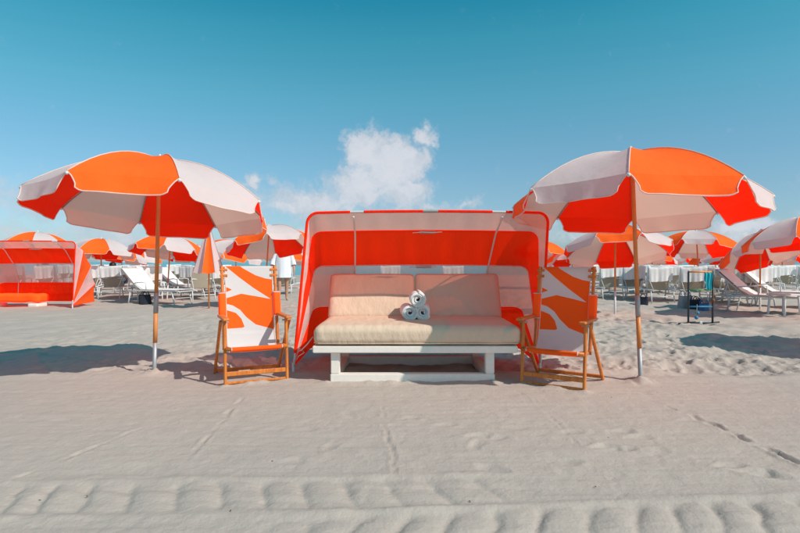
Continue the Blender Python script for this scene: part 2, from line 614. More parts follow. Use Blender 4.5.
def sand_height(x, y):
    h = np.zeros(x.shape)
    # trampled, loose sand behind the dragged strip
    edge = 5.15 + 0.10 * vnoise(x * 1.3, y * 0, 3) + 0.25 * vnoise(x * 0.35, y * 0 + 3.3, 4)
    left_soft = sstep(x, -2.4, -3.4) * 0.5
    rough = sstep(y, edge - 0.12, edge + 0.35)
    amp = rough * (1 - left_soft)
    h += amp * (0.050 * vnoise(x * 1.7, y * 1.7, 11) + 0.055 * vnoise(x * 3.6, y * 3.6, 12) + 0.030 * vnoise(x * 8.0, y * 8.0, 13) + 0.012 * vnoise(x * 18, y * 18, 14))
    # loose lip where the drag stopped
    h += 0.022 * np.exp(-((y - edge) / 0.10) ** 2) * (0.6 + 1.2 * vnoise(x * 4, y * 4, 15))
    # dragged strip: long shallow scrape lines and a little loose crumble
    near = 1 - rough
    h += near * (0.010 * vnoise(x * 0.9, y * 0.9, 21) + 0.006 * vnoise(x * 3.0, y * 3.0, 27) + 0.0042 * vnoise(x * 0.7, y * 14.0, 22) + 0.0034 * vnoise(x * 2.2, y * 34.0, 23) + 0.0034 * vnoise(x * 16, y * 16, 24) + 0.0030 * vnoise(x * 38, y * 38, 25) * (vnoise(x * 5, y * 5, 26) > 0.02))
    # tyre treads
    def tread(yc, half, per, A, fade, slant, seed):
        d = y - yc
        win = sstep(np.abs(d), half, half * 0.55)
        ph = x / per + slant * d / per * 1.2 + 0.5 * vnoise(x * 2.1, y * 0, seed) + 0.22 * vnoise(x * 9, y * 9, seed + 6)
        fr = ph - np.floor(ph)
        u_ = (fr - 0.5) * 2
        far = np.clip(d / half + 0.15, 0, 2)
        q_ = np.abs(u_) ** 2.2 + far ** 2 * 0.9
        cell = np.sqrt(np.clip(1.02 - q_, 0, 1)) * (1 + 0.25 * u_)
        ridge = np.sin(PI * fr ** 0.65) ** 0.8 * (1 - 0.4 * (np.abs(d) / half) ** 2)
        mixw = np.clip(0.5 + 0.9 * vnoise(x * 1.3, y * 0 + 2.2, seed + 4) + 0.35 * sstep(np.abs(x), 0.7, 1.6), 0.15, 1)
        cell = cell * (1 - mixw) + ridge * mixw
        curve = 1.0
        strength = fade * (0.75 + 0.7 * vnoise(x * 3.1, y * 1.1, seed + 1))
        e = A * win * strength * (cell * curve - 0.58)
        berm = 0.010 * fade * np.exp(-((np.abs(d) - half * 1.02) / 0.035) ** 2) * (0.7 + vnoise(x * 7, y * 7, seed + 2))
        return e + berm
    h += tread(2.52 + 0.045 * (x + 0.6), 0.19, 0.205, 0.024, sstep(x, 0.75, 0.2), 0.25, 31)
    h += tread(2.13 + 0.095 * (x + 0.25), 0.19, 0.200, 0.026, sstep(x, -0.75, -0.25), -0.35, 41)
    # ruts dragged by a rake or a stick
    for pts, w, dep, sd in [
        ([pix_ground(243, 396), pix_ground(226, 418), pix_ground(212, 432), pix_ground(190, 458), pix_ground(170, 476)], 0.012, 0.010, 51),
        ([pix_ground(380, 404), pix_ground(388, 440), pix_ground(398, 480)], 0.010, 0.010, 52),
        ([pix_ground(662, 405), pix_ground(695, 417), pix_ground(730, 432), pix_ground(775, 452), pix_ground(830, 478)], 0.017, 0.020, 53),
        ([pix_ground(150, 425), pix_ground(60, 462), pix_ground(-20, 490)], 0.014, 0.007, 54),
        ([pix_ground(525, 392), pix_ground(560, 425), pix_ground(590, 462)], 0.011, 0.007, 55),
        ([pix_ground(470, 388), pix_ground(640, 393), pix_ground(800, 402)], 0.02, 0.008, 57),
    ]:
        wob = 0.030 * vnoise(x * 7, y * 7, sd + 3) + 0.014 * vnoise(x * 21, y * 21, sd + 5)
        d, par, tot = seg_dist(x + wob, y + wob * 0.4, pts)
        nz = np.clip(0.35 + 1.6 * (vnoise(par * 9, par * 0, sd) + 0.7 * vnoise(x * 30, y * 30, sd + 1)), 0, 1.5)
        endf = sstep(par, 0, 0.2) * sstep(par, tot, tot - 0.15)
        h += endf * nz * dep * (-np.exp(-(d / w) ** 2) + 0.6 * np.exp(-((d - 2.0 * w) / (1.0 * w)) ** 2))
    # beach falling away to the water
    h -= 1.6 * sstep(y, 44, 64)
    h += 0.35 * sstep(np.abs(x), 40, 200) * 0
    return h


Z = sand_height(GXX, GYY)


def stamp(cx, cy, ang, L, Wd, dep):
    """one footprint pressed into the sand, with a pushed-up rim"""
    i0, i1 = np.searchsorted(ys, [cy - 0.4, cy + 0.4])
    j0, j1 = np.searchsorted(xs, [cx - 0.4, cx + 0.4])
    if i1 <= i0 or j1 <= j0:
        return
    X, Y = GXX[i0:i1, j0:j1] - cx, GYY[i0:i1, j0:j1] - cy
    u = X * math.cos(ang) + Y * math.sin(ang)
    v = -X * math.sin(ang) + Y * math.cos(ang)
    wv_ = Wd * (1 + 0.25 * np.clip(u / L, -1, 1))
    q = np.sqrt((u / L) ** 2 + (v / wv_) ** 2) * (1 + 0.55 * vnoise(GXX[i0:i1, j0:j1] * 17, GYY[i0:i1, j0:j1] * 17, 77))
    heel = 0.55 + 0.45 * np.clip(u / L, -1, 1)
    Z[i0:i1, j0:j1] += dep * (-np.exp(-q ** 4) * (0.35 + heel) + 0.4 * np.exp(-((q - 1.35) / 0.3) ** 2))


rs_ = random.Random(5)
for k in range(1500):
    yy = 5.35 + 8.6 * rs_.random() ** 1.5
    xx = rs_.uniform(-1.15, 1.15) * yy * 0.8
    if -1.0 < xx < 1.3 and 4.8 < yy < 6.4:
        continue
    f = 0.5 if xx < -2.2 else 1.0
    stamp(xx, yy, rs_.uniform(0, 6.28), rs_.uniform(0.08, 0.14), rs_.uniform(0.04, 0.07), f * rs_.uniform(0.010, 0.027))
for (px, py, a, dep) in [(475, 436, 0.3, .016), (476, 445, 1.2, .012), (492, 438, .1, .01), (604, 447, .2, .02), (622, 449, .1, .018), (640, 437, .1, .010), (620, 431, .2, .014),
                         (728, 466, .1, .016), (752, 472, -.2, .026), (765, 475, -.2, .018), (497, 470, 2.6, .014), (660, 452, .8, .008), (570, 432, .3, .008), (410, 418, .4, .01),
                         (445, 425, .2, .01), (515, 428, .2, .009), (300, 430, .3, .008), (330, 447, 1.3, .008), (285, 462, .2, .007), (60, 420, .2, .008), (690, 420, .2, .009), (350, 415, 2.2, .008),
                         (560, 462, .2, .008), (470, 412, .3, .008), (255, 428, .5, .006), (100, 400, .3, .006)]:
    gx, gy = pix_ground(px, py)
    stamp(gx, gy, a, 0.085, 0.04, dep * 0.62)


def heap(cx, cy, r, hgt, seed=91):
    i0, i1 = np.searchsorted(ys, [cy - 3 * r, cy + 3 * r])
    j0, j1 = np.searchsorted(xs, [cx - 3 * r, cx + 3 * r])
    X, Y = GXX[i0:i1, j0:j1], GYY[i0:i1, j0:j1]
    q = np.hypot(X - cx, Y - cy) / r * (1 + 0.5 * vnoise(X * 14, Y * 14, seed))
    Z[i0:i1, j0:j1] += hgt * np.exp(-q ** 2) * (1 + 0.9 * vnoise(X * 30, Y * 30, seed + 1))


heap(GX(154, 5.23), 5.23, 0.10, 0.045)
heap(GX(641, 4.89), 4.89, 0.10, 0.045, 95)
for k in range(90):     # loose sand pushed up along the daybed's rails and the hood's foot
    heap(rs_.uniform(-0.70, 0.92), 4.86 + rs_.uniform(-0.03, 0.015), rs_.uniform(0.02, 0.07), rs_.uniform(0.001, 0.006), 100 + k)
for (cx, cy, yaw) in ((-1.30, 4.84, 25), (1.33, 4.66, -33)):
    c_, s_ = math.cos(R(yaw)), math.sin(R(yaw))
    for lx, ly in ((-.275, 0), (.275, 0), (-.31, .58), (.31, .58)):
        heap(cx + lx * c_ - ly * s_, cy + lx * s_ + ly * c_, 0.055, 0.012, 60)
    for k in range(16):
        lx = rs_.uniform(-.3, .3)
        heap(cx + lx * c_, cy + lx * s_, rs_.uniform(0.025, 0.06), rs_.uniform(0.002, 0.008), 200 + k)


def ground_at(x, y):
    i = min(max(int(np.searchsorted(ys, y)), 0), len(ys) - 1)
    j = min(max(int(np.searchsorted(xs, x)), 0), len(xs) - 1)
    return float(Z[i, j])


def build_sand():
    ny, nx = Z.shape
    co = np.stack([GXX, GYY, Z], axis=-1).reshape(-1, 3).astype(np.float32)
    idx = np.arange(ny * nx).reshape(ny, nx)
    q = np.stack([idx[:-1, :-1], idx[:-1, 1:], idx[1:, 1:], idx[1:, :-1]], axis=-1).reshape(-1, 4)
    me = bpy.data.meshes.new('sand')
    me.vertices.add(len(co))
    me.vertices.foreach_set('co', co.ravel())
    me.loops.add(q.size)
    me.loops.foreach_set('vertex_index', q.ravel().astype(np.int32))
    me.polygons.add(len(q))
    me.polygons.foreach_set('loop_start', np.arange(0, q.size, 4, dtype=np.int32))
    me.polygons.foreach_set('use_smooth', np.ones(len(q), dtype=bool))
    me.update(calc_edges=True)
    me.materials.append(MATS['beach_sand'])
    o = bpy.data.objects.new('sand', me)
    COL.objects.link(o)
    o['kind'] = 'structure'


build_sand()
sea = MB()
sea.add([(-14000, 50, -0.75), (14000, 50, -0.75), (14000, 14000, -0.75), (-14000, 14000, -0.75)], [(0, 1, 2, 3)])
seao = sea.build('sea', 'sea_water')
seao['kind'] = 'structure'

# ------------------------------------------------------------------ umbrellas
UR, URISE, UN = 1.075, 0.44, 8
FLIP = True
CANOPY = ('canopy_panel', 'rib', 'hub', 'finial', 'upper_pole')


def rim_z(v):
    return -URISE * v ** 2.1


def make_umbrella(label, group):
    root = thing('beach_umbrella', label, 'umbrella', group=group)
    da = 2 * PI / UN
    for k in range(UN):
        a0, a1 = (k - 0.5) * da, (k + 0.5) * da
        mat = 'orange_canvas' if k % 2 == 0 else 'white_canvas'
        c0, c1 = Vector((math.sin(a0), -math.cos(a0), 0)), Vector((math.sin(a1), -math.cos(a1), 0))
        rnd = random.Random(k)
        ph = rnd.uniform(0, 6)

        def surf(u, v, c0=c0, c1=c1):
            d = c0.lerp(c1, u)
            sag = 4 * u * (1 - u)
            r = UR * v * (1 - 0.035 * sag * v * v)
            p = d * r
            p.z = rim_z(v) - 0.042 * sag * v * (1.2 - v) * 2 + 0.016 * sag * v ** 6
            return p
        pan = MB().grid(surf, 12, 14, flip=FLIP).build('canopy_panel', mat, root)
        nrm = ((c0 + c1) / 2).normalized()

        def flap(u, v, surf=surf, nrm=nrm, ph=ph):
            inset = 0.085 * min(1.0, v * 1.25) ** 0.7
            uu = inset + u * (1 - 2 * inset)
            p = surf(uu, 1.0)
            w = math.sin(u * 9 + ph) * 0.010 * v + math.sin(u * 17 + 2 * ph) * 0.004 * v
            edge = min(u, 1 - u)
            drop = 0.155 * v * (1 - 0.16 * (max(0, 0.09 - edge) / 0.09) ** 2)
            p = p + nrm * (0.045 * v + w)
            p.z -= drop
            return p
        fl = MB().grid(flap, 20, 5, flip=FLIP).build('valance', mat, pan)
        n = 26
        line = [surf(0.0, 1.0)] + [flap(0, t / 4) for t in range(1, 4)] + [flap(i / n, 1) for i in range(n + 1)] + [flap(1, 1 - t / 4) for t in range(1, 4)] + [surf(1.0, 1.0)]
        MB().tube(line, 0.0055, 5).build('piping', 'white_canvas', pan)
        MB().tube([surf(0.0, j / 10) + Vector((0, 0, 0.004)) for j in range(1, 11)], 0.005, 5).build('seam', 'white_canvas', pan)
        r0 = [Vector((c0.x * UR * v, c0.y * UR * v, rim_z(v) - 0.016)) for v in [0.03 + 0.97 * j / 9 for j in range(10)]]
        rib = MB().tube(r0, 0.006, 6).build('rib', 'silver_metal', root)
        MB().ball(r0[-1], 0.016, sub=1).build('rib_tip', 'white_metal', rib)
    MB().tube([(0, 0, -0.10), (0, 0, -0.03), (0, 0, 0.0)], [0.03, 0.034, 0.03], 12).build('hub', 'white_metal', root)
    MB().tube([(0, 0, -0.005), (0, 0, 0.02), (0, 0, 0.045), (0, 0, 0.06)], [0.022, 0.018, 0.012, 0.004], 12).build('finial', 'white_metal', root)
    return root


def pole_parts(root, top, lean, spec):
    """spec: (z0, z1, material, radius, name)"""
    for z0, z1, mat, r, nm in spec:
        f = lambda z: Vector((lean[0] * z / top, lean[1] * z / top, z))
        MB().tube([f(z0), f((z0 + z1) / 2), f(z1)], r, 12).build(nm, mat, root)


def pose_canopy(root, top, lean, tilt, rot):
    """tilt: (towards +x, towards +y) lean of the canopy axis in degrees"""
    axis = Vector((math.tan(R(tilt[0])), math.tan(R(tilt[1])), 1)).normalized()
    q = Vector((0, 0, 1)).rotation_difference(axis)
    M = Matrix.Translation((lean[0], lean[1], top)) @ q.to_matrix().to_4x4() @ Matrix.Rotation(R(rot), 4, 'Z')
    for ch in root.children:
        if ch.name.split('.')[0] in CANOPY:
            ch.matrix_local = M


NEAR_POLE = [(-0.25, 0.31, 'silver_metal', 0.0195, 'pole_tip'), (0.31, 0.60, 'pole_wood', 0.0205, 'lower_pole'),
             (0.60, 0.80, 'silver_metal', 0.0225, 'pole_sleeve')]
umb0 = make_umbrella('large orange and white umbrella left of the striped hood, silver joint on its pole', None)
umb0.location = (GX(154, 5.23), 5.23, 0)
U_L_LEAN = (0.05, 0.0)
umb1 = copy_tree(umb0)


def finish_umbrella(root, top, lean, tilt, rot, near=True):
    pose_canopy(root, top, lean, tilt, rot)
    spec = [(0.80, top - 0.02, 'pole_wood', 0.0185, 'pole')] + NEAR_POLE if near else [(-0.2, 0.5, 'white_metal', 0.022, 'lower_pole'), (0.5, top - 0.02, 'pole_wood', 0.0185, 'pole')]
    pole_parts(root, top, lean, spec)


finish_umbrella(umb0, 2.10, (0.06, 0.0), (1.0, 7.5), 11)
umb1.location = (GX(641, 4.89), 4.89, 0)
tag(umb1, 'large orange and white umbrella right of the striped hood, shading the right chair', 'umbrella')
finish_umbrella(umb1, 2.095, (-0.09, 0.0), (2.0, 4.5), -2)

G_U = 'orange and white beach umbrellas in the background'
far_umbrellas = [  # px, D, top, lean, tilt, rot, label
    (38, 17.5, 2.08, (0, 0), (1, 3), 5, 'umbrella peeking over the striped hood at the left edge'),
    (101, 17.5, 1.86, (0.02, 0), (0, 5), 20, 'umbrella just right of the left edge hood'),
    (141, 30.0, 1.75, (0.1, 0), (8, 2), 12, 'small far umbrella just left of the large left pole'),
    (167, 15.6, 1.88, (0.12, 0), (4, 9), -6, 'umbrella with a thin slanting pole behind the large left pole'),
    (236, 19.0, 1.85, (0, 0), (16, -2), 24, 'tilted striped umbrella directly behind the left chair, right of the folded one'),
    (264, 13.2, 1.98, (0.14, 0), (-8, 10), -14, 'umbrella above the standing person, between left chair and hood'),
    (541, 22.0, 1.95, (0, 0), (4, 6), 22, 'umbrella mostly hidden behind the right end of the large hood'),
    (572, 22.0, 1.62, (0, 0), (0, 12), 10, 'small far umbrella low between the large hood and the right chair'),
    (615, 11.2, 1.80, (0.0, 0), (2, 15), -20, 'umbrella tipped back showing pale and red underside, behind the right chair'),
    (652, 24.0, 1.66, (0, 0), (8, 6), 5, 'small far umbrella with a red flap behind the large right pole'),
    (700, 15.4, 1.98, (-0.12, 0), (6, 9), 20, 'umbrella with one orange and one white front panel above the ladder game'),
    (712, 23.0, 1.75, (0, 0), (-14, 6), 4, 'low far umbrella hanging orange behind the top of the ladder game'),
    (760, 12.4, 1.80, (0.0, 0), (-12, 24), -10, 'tipped umbrella with a big red underside right of the ladder game'),
    (803, 10.6, 1.99, (-0.05, 0), (-4, 6), -21, 'umbrella cut by the right edge with a plain white front panel'),
    (62, 26.0, 1.72, (0, 0), (3, 6), 30, 'far low umbrella behind the right end of the left edge hood'),
    (122, 23.0, 1.72, (0, 0), (6, 8), 41, 'far low umbrella over the head of the dark-haired person'),
    (196, 22.0, 1.80, (0, 0), (-5, 6), 8, 'far umbrella half hidden left of the folded one'),
    (290, 24.0, 1.70, (0, 0), (5, 8), 25, 'far umbrella low behind the standing person in white'),
    (598, 27.0, 1.68, (0, 0), (5, 4), 33, 'far low umbrella over the lounger right of the right chair'),
    (632, 33.0, 1.72, (0, 0), (0, 6), 3, 'farthest umbrella just left of the large right pole'),
    (676, 29.0, 1.62, (0, 0), (-6, 8), 20, 'far low umbrella between the large right pole and the ladder game'),
    (735, 25.0, 1.62, (0, 0), (4, 8), 28, 'far low umbrella first right of the ladder game'),
    (782, 21.0, 1.62, (0, 0), (-4, 9), 10, 'far low umbrella above the side-view lounger'),
]
for (px, D, top, lean, tilt, rot, lab) in far_umbrellas:
    u = copy_tree(umb1)
    for ch in list(u.children):
        if ch.name.split('.')[0] in ('pole', 'lower_pole', 'pole_tip', 'pole_sleeve'):
            bpy.data.objects.remove(ch)
    u.location = (GX(px, D), D, 0)
    tag(u, 'orange and white ' + lab, 'umbrella', G_U)
    finish_umbrella(u, top, lean, tilt, rot, False)
# stands just outside the frame on the right; its shadow lies on the sand in the picture
u = copy_tree(umb1)
u.location = (6.55, 6.2, 0)
tag(u, 'orange and white umbrella outside the right edge, known by its shadow on the sand', 'umbrella', G_U)


def folded_umbrella(px, D, label):
    root = thing('folded_umbrella', label, 'umbrella', (GX(px, D), D, 0))
    top, h, n = 1.98, 1.12, 8
    for k in range(n):
        a0, a1 = 2 * PI * (k - 0.5) / n + 0.3, 2 * PI * (k + 0.5) / n + 0.3
        mat = 'orange_canvas' if k % 2 == 0 else 'white_canvas'

        def surf(u, v, a0=a0, a1=a1):
            a = a0 + (a1 - a0) * u
            r = 0.02 + 0.36 * v ** 1.1 * (1 - 0.22 * math.sin(PI * u))
            return Vector((math.sin(a) * r, -math.cos(a) * r, top - h * v - 0.03 * math.sin(PI * u) * v))
        MB().grid(surf, 8, 10, flip=FLIP).build('canopy_panel', mat, root)
        a = a0
        MB().tube([(math.sin(a) * 0.02, -math.cos(a) * 0.02, top - 0.02), (math.sin(a) * 0.372, -math.cos(a) * 0.372, top - h)], 0.007, 5).build('rib', 'silver_metal', root)
    MB().tube([(0, 0, -0.2), (0, 0, 1.0), (0, 0, top + 0.05)], 0.019, 10).build('pole', 'pole_wood', root)
    return root


folded_umbrella(209, 12.6, 'half closed umbrella hanging as a striped cone behind the left chair')


# ------------------------------------------------------------------ hood over the daybed
def make_hood(label, group):
    """origin on the ground at the middle of the hinge line, opening towards -y"""
    root = thing('daybed_hood', label, 'hood', group=group)
    Wd, rc, top_shift = 1.225, 0.10, 0.115
    hoops = [(0.0, 1.515), (0.36, 1.35), (0.74, 0.985), (0.96, 0.50), (0.99, 0.03)]

    def hoop_point(i, s):
        dy, dz = hoops[i]
        H = math.hypot(dy, dz)
        d = (dy / H, dz / H)
        # s in 0..1 along the U
        segs = [H - rc, rc * PI / 2, 2 * (Wd - rc), rc * PI / 2, H - rc]
        # equal shares so that all hoops match point for point
        sh = [0.22, 0.06, 0.44, 0.06, 0.22]
        k = 0
        while k < 4 and s > sum(sh[:k + 1]) + 1e-9:
            k += 1
        t = (s - sum(sh[:k])) / sh[k]
        if k == 0:
            X, h = -Wd, t * (H - rc)
        elif k == 1:
            X, h = -Wd + rc - rc * math.cos(t * PI / 2), H - rc + rc * math.sin(t * PI / 2)
        elif k == 2:
            X, h = -Wd + rc + t * 2 * (Wd - rc), H
        elif k == 3:
            X, h = Wd - rc + rc * math.sin(t * PI / 2), H - rc + rc * math.cos(t * PI / 2)
        else:
            X, h = Wd, (1 - t) * (H - rc)
        z = 0.07 + h * d[1]
        # the top bar bows up a little
        bow = 0.018 * max(0.0, 1 - (X / Wd) ** 2) * h / H
        return Vector((X * (1 - 0.028 * z / 1.6) + top_shift * z / 1.6, h * d[0], z + bow * d[1]))

    SP = (0.76 / (2 * (Wd - rc)))          # struts' place on the top bar
    s_l, s_r = 0.28 + 0.44 * (0.5 - SP), 0.28 + 0.44 * (0.5 + SP)

    def band(i, s0, s1, ns, name, mat, parent):
        def f(u, v):
            s = s0 + (s1 - s0) * u
            a, b = hoop_point(i, s), hoop_point(i + 1, s)
            p = a.lerp(b, v)
            k = 4 * v * (1 - v)
            mid = Vector((0.0, 0.35, 0.45))
            p += (mid - p).normalized() * (0.022 + 0.006 * math.sin(s * 90 + i)) * k * min(1, (p - Vector((p.x, 0, 0.07))).length)
            p += Vector((0, 0, 0.004 * math.sin(s * 160 + 3 * i) * k))
            return p
        return MB().grid(f, ns, 8).build(name, mat, parent)

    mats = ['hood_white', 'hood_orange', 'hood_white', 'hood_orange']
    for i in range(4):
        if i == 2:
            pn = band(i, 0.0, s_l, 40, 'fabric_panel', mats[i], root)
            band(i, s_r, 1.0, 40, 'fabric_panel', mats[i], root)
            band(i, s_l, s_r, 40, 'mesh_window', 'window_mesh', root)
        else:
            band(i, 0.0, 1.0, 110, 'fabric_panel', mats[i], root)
    for i in range(5):
        pts = [hoop_point(i, j / 100) for j in range(101)]
        if i == 0:
            hp = MB().tube(pts, 0.011, 8).build('hoop', 'white_metal', root)
            for (a, b, m) in [(0.02, 0.345, 'hood_orange'), (0.372, 0.49, 'hood_orange'), (0.49, 0.52, 'grey_strap'), (0.52, 0.628, 'hood_orange'), (0.655, 0.98, 'hood_orange')]:
                MB().tube([hoop_point(0, a + (b - a) * j / 60) for j in range(61)], 0.0135, 10).build('hoop_sleeve', m, hp)
        else:
            # seam tape stitched over the inner hoop
            MB().tube([p + Vector((0, 0, -0.002)) for p in pts], 0.006, 6).build('hoop', mats[min(i, 3)], root)
    for s in (s_l, s_r):
        pts = []
        for i in range(4):
            for v in range(0, 6):
                p = hoop_point(i, s).lerp(hoop_point(i + 1, s), v / 6)
                mid = Vector((p.x, 0.25, 0.45))
                pts.append(p + (mid - p).normalized() * 0.045)
        MB().tube(pts, 0.0095, 8).build('strut', 'white_metal', root)
    for i in (1, 2):
        c = hoop_point(i, 0.505) + Vector((0, -0.025, -0.025))
        st = MB().bar(c + Vector((-0.085, 0, 0)), c + Vector((0.085, 0, 0)), 0.008, 0.026).build('strap', 'grey_strap', root)
        MB().tube([c + Vector((-0.16, 0, -0.005)), c + Vector((-0.06, -0.01, 0.002)), c + Vector((0.05, -0.01, -0.004)), c + Vector((0.15, 0, 0.005))], 0.004, 5).build('tie_cord', 'white_cord', st)
    for sx in (-1, 1):
        MB().tube([(sx * Wd, 0.0, -0.1), (sx * Wd, 0.0, 0.10)], 0.013, 10).build('hinge_post', 'white_metal', root)
    return root


G_H = 'striped hoods over the daybeds'
hood = make_hood('large orange and white striped hood open over the daybed in the middle', G_H)
hood.location = (0.165, 5.285, 0)
hood2 = copy_tree(hood)
hood2.location = (GX(21, 12.7), 12.7, 0.0)
tag(hood2, 'orange and white striped hood cut by the left edge, with a see-through mesh window', 'hood', G_H)


# ------------------------------------------------------------------ daybed
def make_daybed():
    b = thing('daybed', 'double beige daybed on a white frame under the large striped hood', 'bed', (0.115, 4.88, 0))
    # frame: two front posts, two rear posts, rails on the sand
    for x0, x1 in ((-0.75, -0.668), (0.668, 0.75)):
        for y0 in (0.0, 0.92):
            MB().box((x0, y0, 0.075), (x1, y0 + 0.082, 0.272)).build('leg', 'white_paint', b)
    for y0 in (-0.004, 0.918):
        MB().box((-0.754, y0, -0.03), (0.754, y0 + 0.088, 0.074)).build('bottom_rail', 'white_paint', b)
    for x0 in (-0.75, 0.668):
        MB().box((x0, 0.085, -0.03), (x0 + 0.082, 0.917, 0.070)).build('bottom_rail', 'white_paint', b)
    MB().box((-0.91, -0.05, 0.273), (0.955, 1.10, 0.338), 0.008).build('platform', 'white_paint', b)
    m = MB().cushion((0.045, 0.425, 0.43), (1.90, 0.97, 0.178), 0.065, 26, 0.012, wob=0.0035, seed=2).build('mattress', 'beige_cushion', b)
    # piping round the mattress edges
    for z in (0.362,):
        xs0, y0, y1 = 0.945, -0.052, 0.9
        MB().tube([(0.045 - xs0, y1, z), (0.045 - xs0, y0 + 0.05, z), (0.045 - xs0 + 0.05, y0, z), (0.045 + xs0 - 0.05, y0, z), (0.045 + xs0, y0 + 0.05, z), (0.045 + xs0, y1, z)], 0.006, 6).build('piping', 'beige_cushion', m)
    tilt = Euler((R(62), 0, 0))
    for k, xc in enumerate((-0.425, 0.515)):
        c = MB().cushion((xc, 0.985, 0.715), (0.932, 0.545, 0.13), 0.05, 18, 0.010, tilt, 0.003, 5 + k).build('backrest_cushion', 'beige_cushion', b)
    MB().box((-0.88, 1.02, 0.339), (0.93, 1.095, 0.60)).build('backrest_support', 'white_paint', b)
    return b


bed = make_daybed()
MB().tube([(-0.83, 5.02, 0.42), (-0.92, 5.05, 0.33), (-0.99, 5.06, 0.24), (-0.93, 5.04, 0.235), (-0.95, 5.05, 0.30), (-1.02, 5.25, 0.15), (-1.07, 5.40, 0.06)], 0.004, 6)
tie = MB().tube([(-0.815, 4.98, 0.40), (-0.87, 5.0, 0.33), (-0.93, 5.02, 0.27), (-0.97, 5.05, 0.25), (-0.95, 5.04, 0.285), (-0.90, 5.0, 0.25), (-0.98, 5.15, 0.19), (-1.05, 5.36, 0.10)], 0.0045, 6).build('tie_rope', 'white_cord')
tag(tie, 'thin white cord running from the daybed corner to the hood foot', 'rope')


def rolled_towel(x, y, z, r, L, rot, label, seed):
    root = thing('rolled_towel', label, 'towel', (x, y, z), rot, 'rolled towels on the daybed')
    rnd = random.Random(seed)
    turns, n = 3.0, 100
    ph = rnd.uniform(0, 6)

    def roll(u, v):
        # spiral section, thick pile
        t = u
        a = ph + turns * 2 * PI * t
        rr = r * (0.10 + 0.90 * t ** 0.9) * (1 + 0.02 * math.sin(3 * a + ph))
        yv = (v - 0.5) * L * (1 + 0.02 * math.sin(a * 0.5)) + (1 - t) * 0.012 * (1 if v < 0.5 else -1)
        return Vector((math.cos(a) * rr, yv, math.sin(a) * rr * 0.96))
    o = MB().grid(roll, n, 8).build('terry_roll', 'towel_white', root)
    so = o.modifiers.new('thick', 'SOLIDIFY')
    so.thickness = r * 0.26
    so.offset = -1
    e = [roll(0.62 + 0.38 * i / 40, 0.0) * 1.0 + Vector((0, -0.002, 0)) for i in range(41)]
    MB().tube(e, 0.005, 5).build('hem', 'towel_white', o)
    return root


TY = 5.44
rolled_towel(0.085, TY, 0.600, 0.070, 0.36, R(4), 'rolled white towel at lower left of the pile on the daybed', 1)
rolled_towel(0.235, TY + 0.01, 0.602, 0.070, 0.36, R(-3), 'rolled white towel at lower right of the pile on the daybed', 2)
rolled_towel(0.170, TY - 0.01, 0.730, 0.070, 0.36, R(1), 'rolled white towel on top of the pile on the daybed', 3)

# ------------------------------------------------------------------ wooden beach chairs
SW = 0.225   # half width of the sling


def poly_sd(px, py, poly):
    """signed distance, positive inside"""
    d = 1e9
    inside = False
    n = len(poly)
    for i in range(n):
        ax, ay = poly[i]
        bx, by = poly[(i + 1) % n]
        dx, dy = bx - ax, by - ay
        t = max(0.0, min(1.0, ((px - ax) * dx + (py - ay) * dy) / (dx * dx + dy * dy + 1e-12)))
        d = min(d, math.hypot(px - ax - t * dx, py - ay - t * dy))
        if (ay > py) != (by > py) and px < (bx - ax) * (py - ay) / (by - ay) + ax:
            inside = not inside
    return d if inside else -d


def pat(pts):   # picture units of the print -> metres on the sling
    return [((x - 428) / 192.0 * 2 * SW, (y - 190) / 343.0 * 0.76) for x, y in pts]


PRINT = [
    pat([(400, 150), (440, 160), (465, 190), (498, 224), (550, 256), (590, 271), (660, 284), (660, 396), (620, 371), (540, 312), (480, 262), (425, 212), (400, 190)]),
    pat([(400, 300), (428, 306), (455, 319), (428, 330), (400, 332)]),
    pat([(400, 366), (432, 355), (490, 337), (560, 352), (640, 372), (660, 380), (660, 520), (612, 497), (545, 474), (508, 440), (484, 408), (455, 388), (400, 372)]),
    pat([(400, 400), (432, 408), (466, 420), (488, 446), (500, 482), (490, 486), (400, 488)]),
    pat([(400, 640), (660, 640), (660, 760), (400, 760)]),
]
# sling side line (y back, z up), from the top bar down the back, round and forward to the front bar
SLING = [(0.462, 1.015), (0.462, 1.040), (0.448, 1.055), (0.432, 1.040), (0.415, 0.93), (0.390, 0.80), (0.362, 0.66), (0.335, 0.52), (0.305, 0.40), (0.262, 0.315), (0.20, 0.275), (0.12, 0.27), (0.05, 0.295), (0.0, 0.328), (-0.018, 0.335), (-0.030, 0.325), (-0.028, 0.305)]


def curve_eval(pts, n):
    """resample a polyline by length through a Catmull-Rom spline"""
    out = []
    P = [Vector(p) for p in pts]
    for i in range(len(P) - 1):
        a, b, c, d = P[max(i - 1, 0)], P[i], P[i + 1], P[min(i + 2, len(P) - 1)]
        for k in range(12):
            t = k / 12
            out.append(0.5 * ((2 * b) + (c - a) * t + (2 * a - 5 * b + 4 * c - d) * t * t + (3 * b - a - 3 * c + d) * t ** 3))
    out.append(P[-1])
    L = [0.0]
    for i in range(1, len(out)):
        L.append(L[-1] + (out[i] - out[i - 1]).length)
    res, j = [], 0
    for k in range(n + 1):
        s_ = L[-1] * k / n
        while j < len(L) - 2 and L[j + 1] < s_:
            j += 1
        t = (s_ - L[j]) / max(L[j + 1] - L[j], 1e-9)
        res.append((out[j].lerp(out[j + 1], t), s_))
    return res


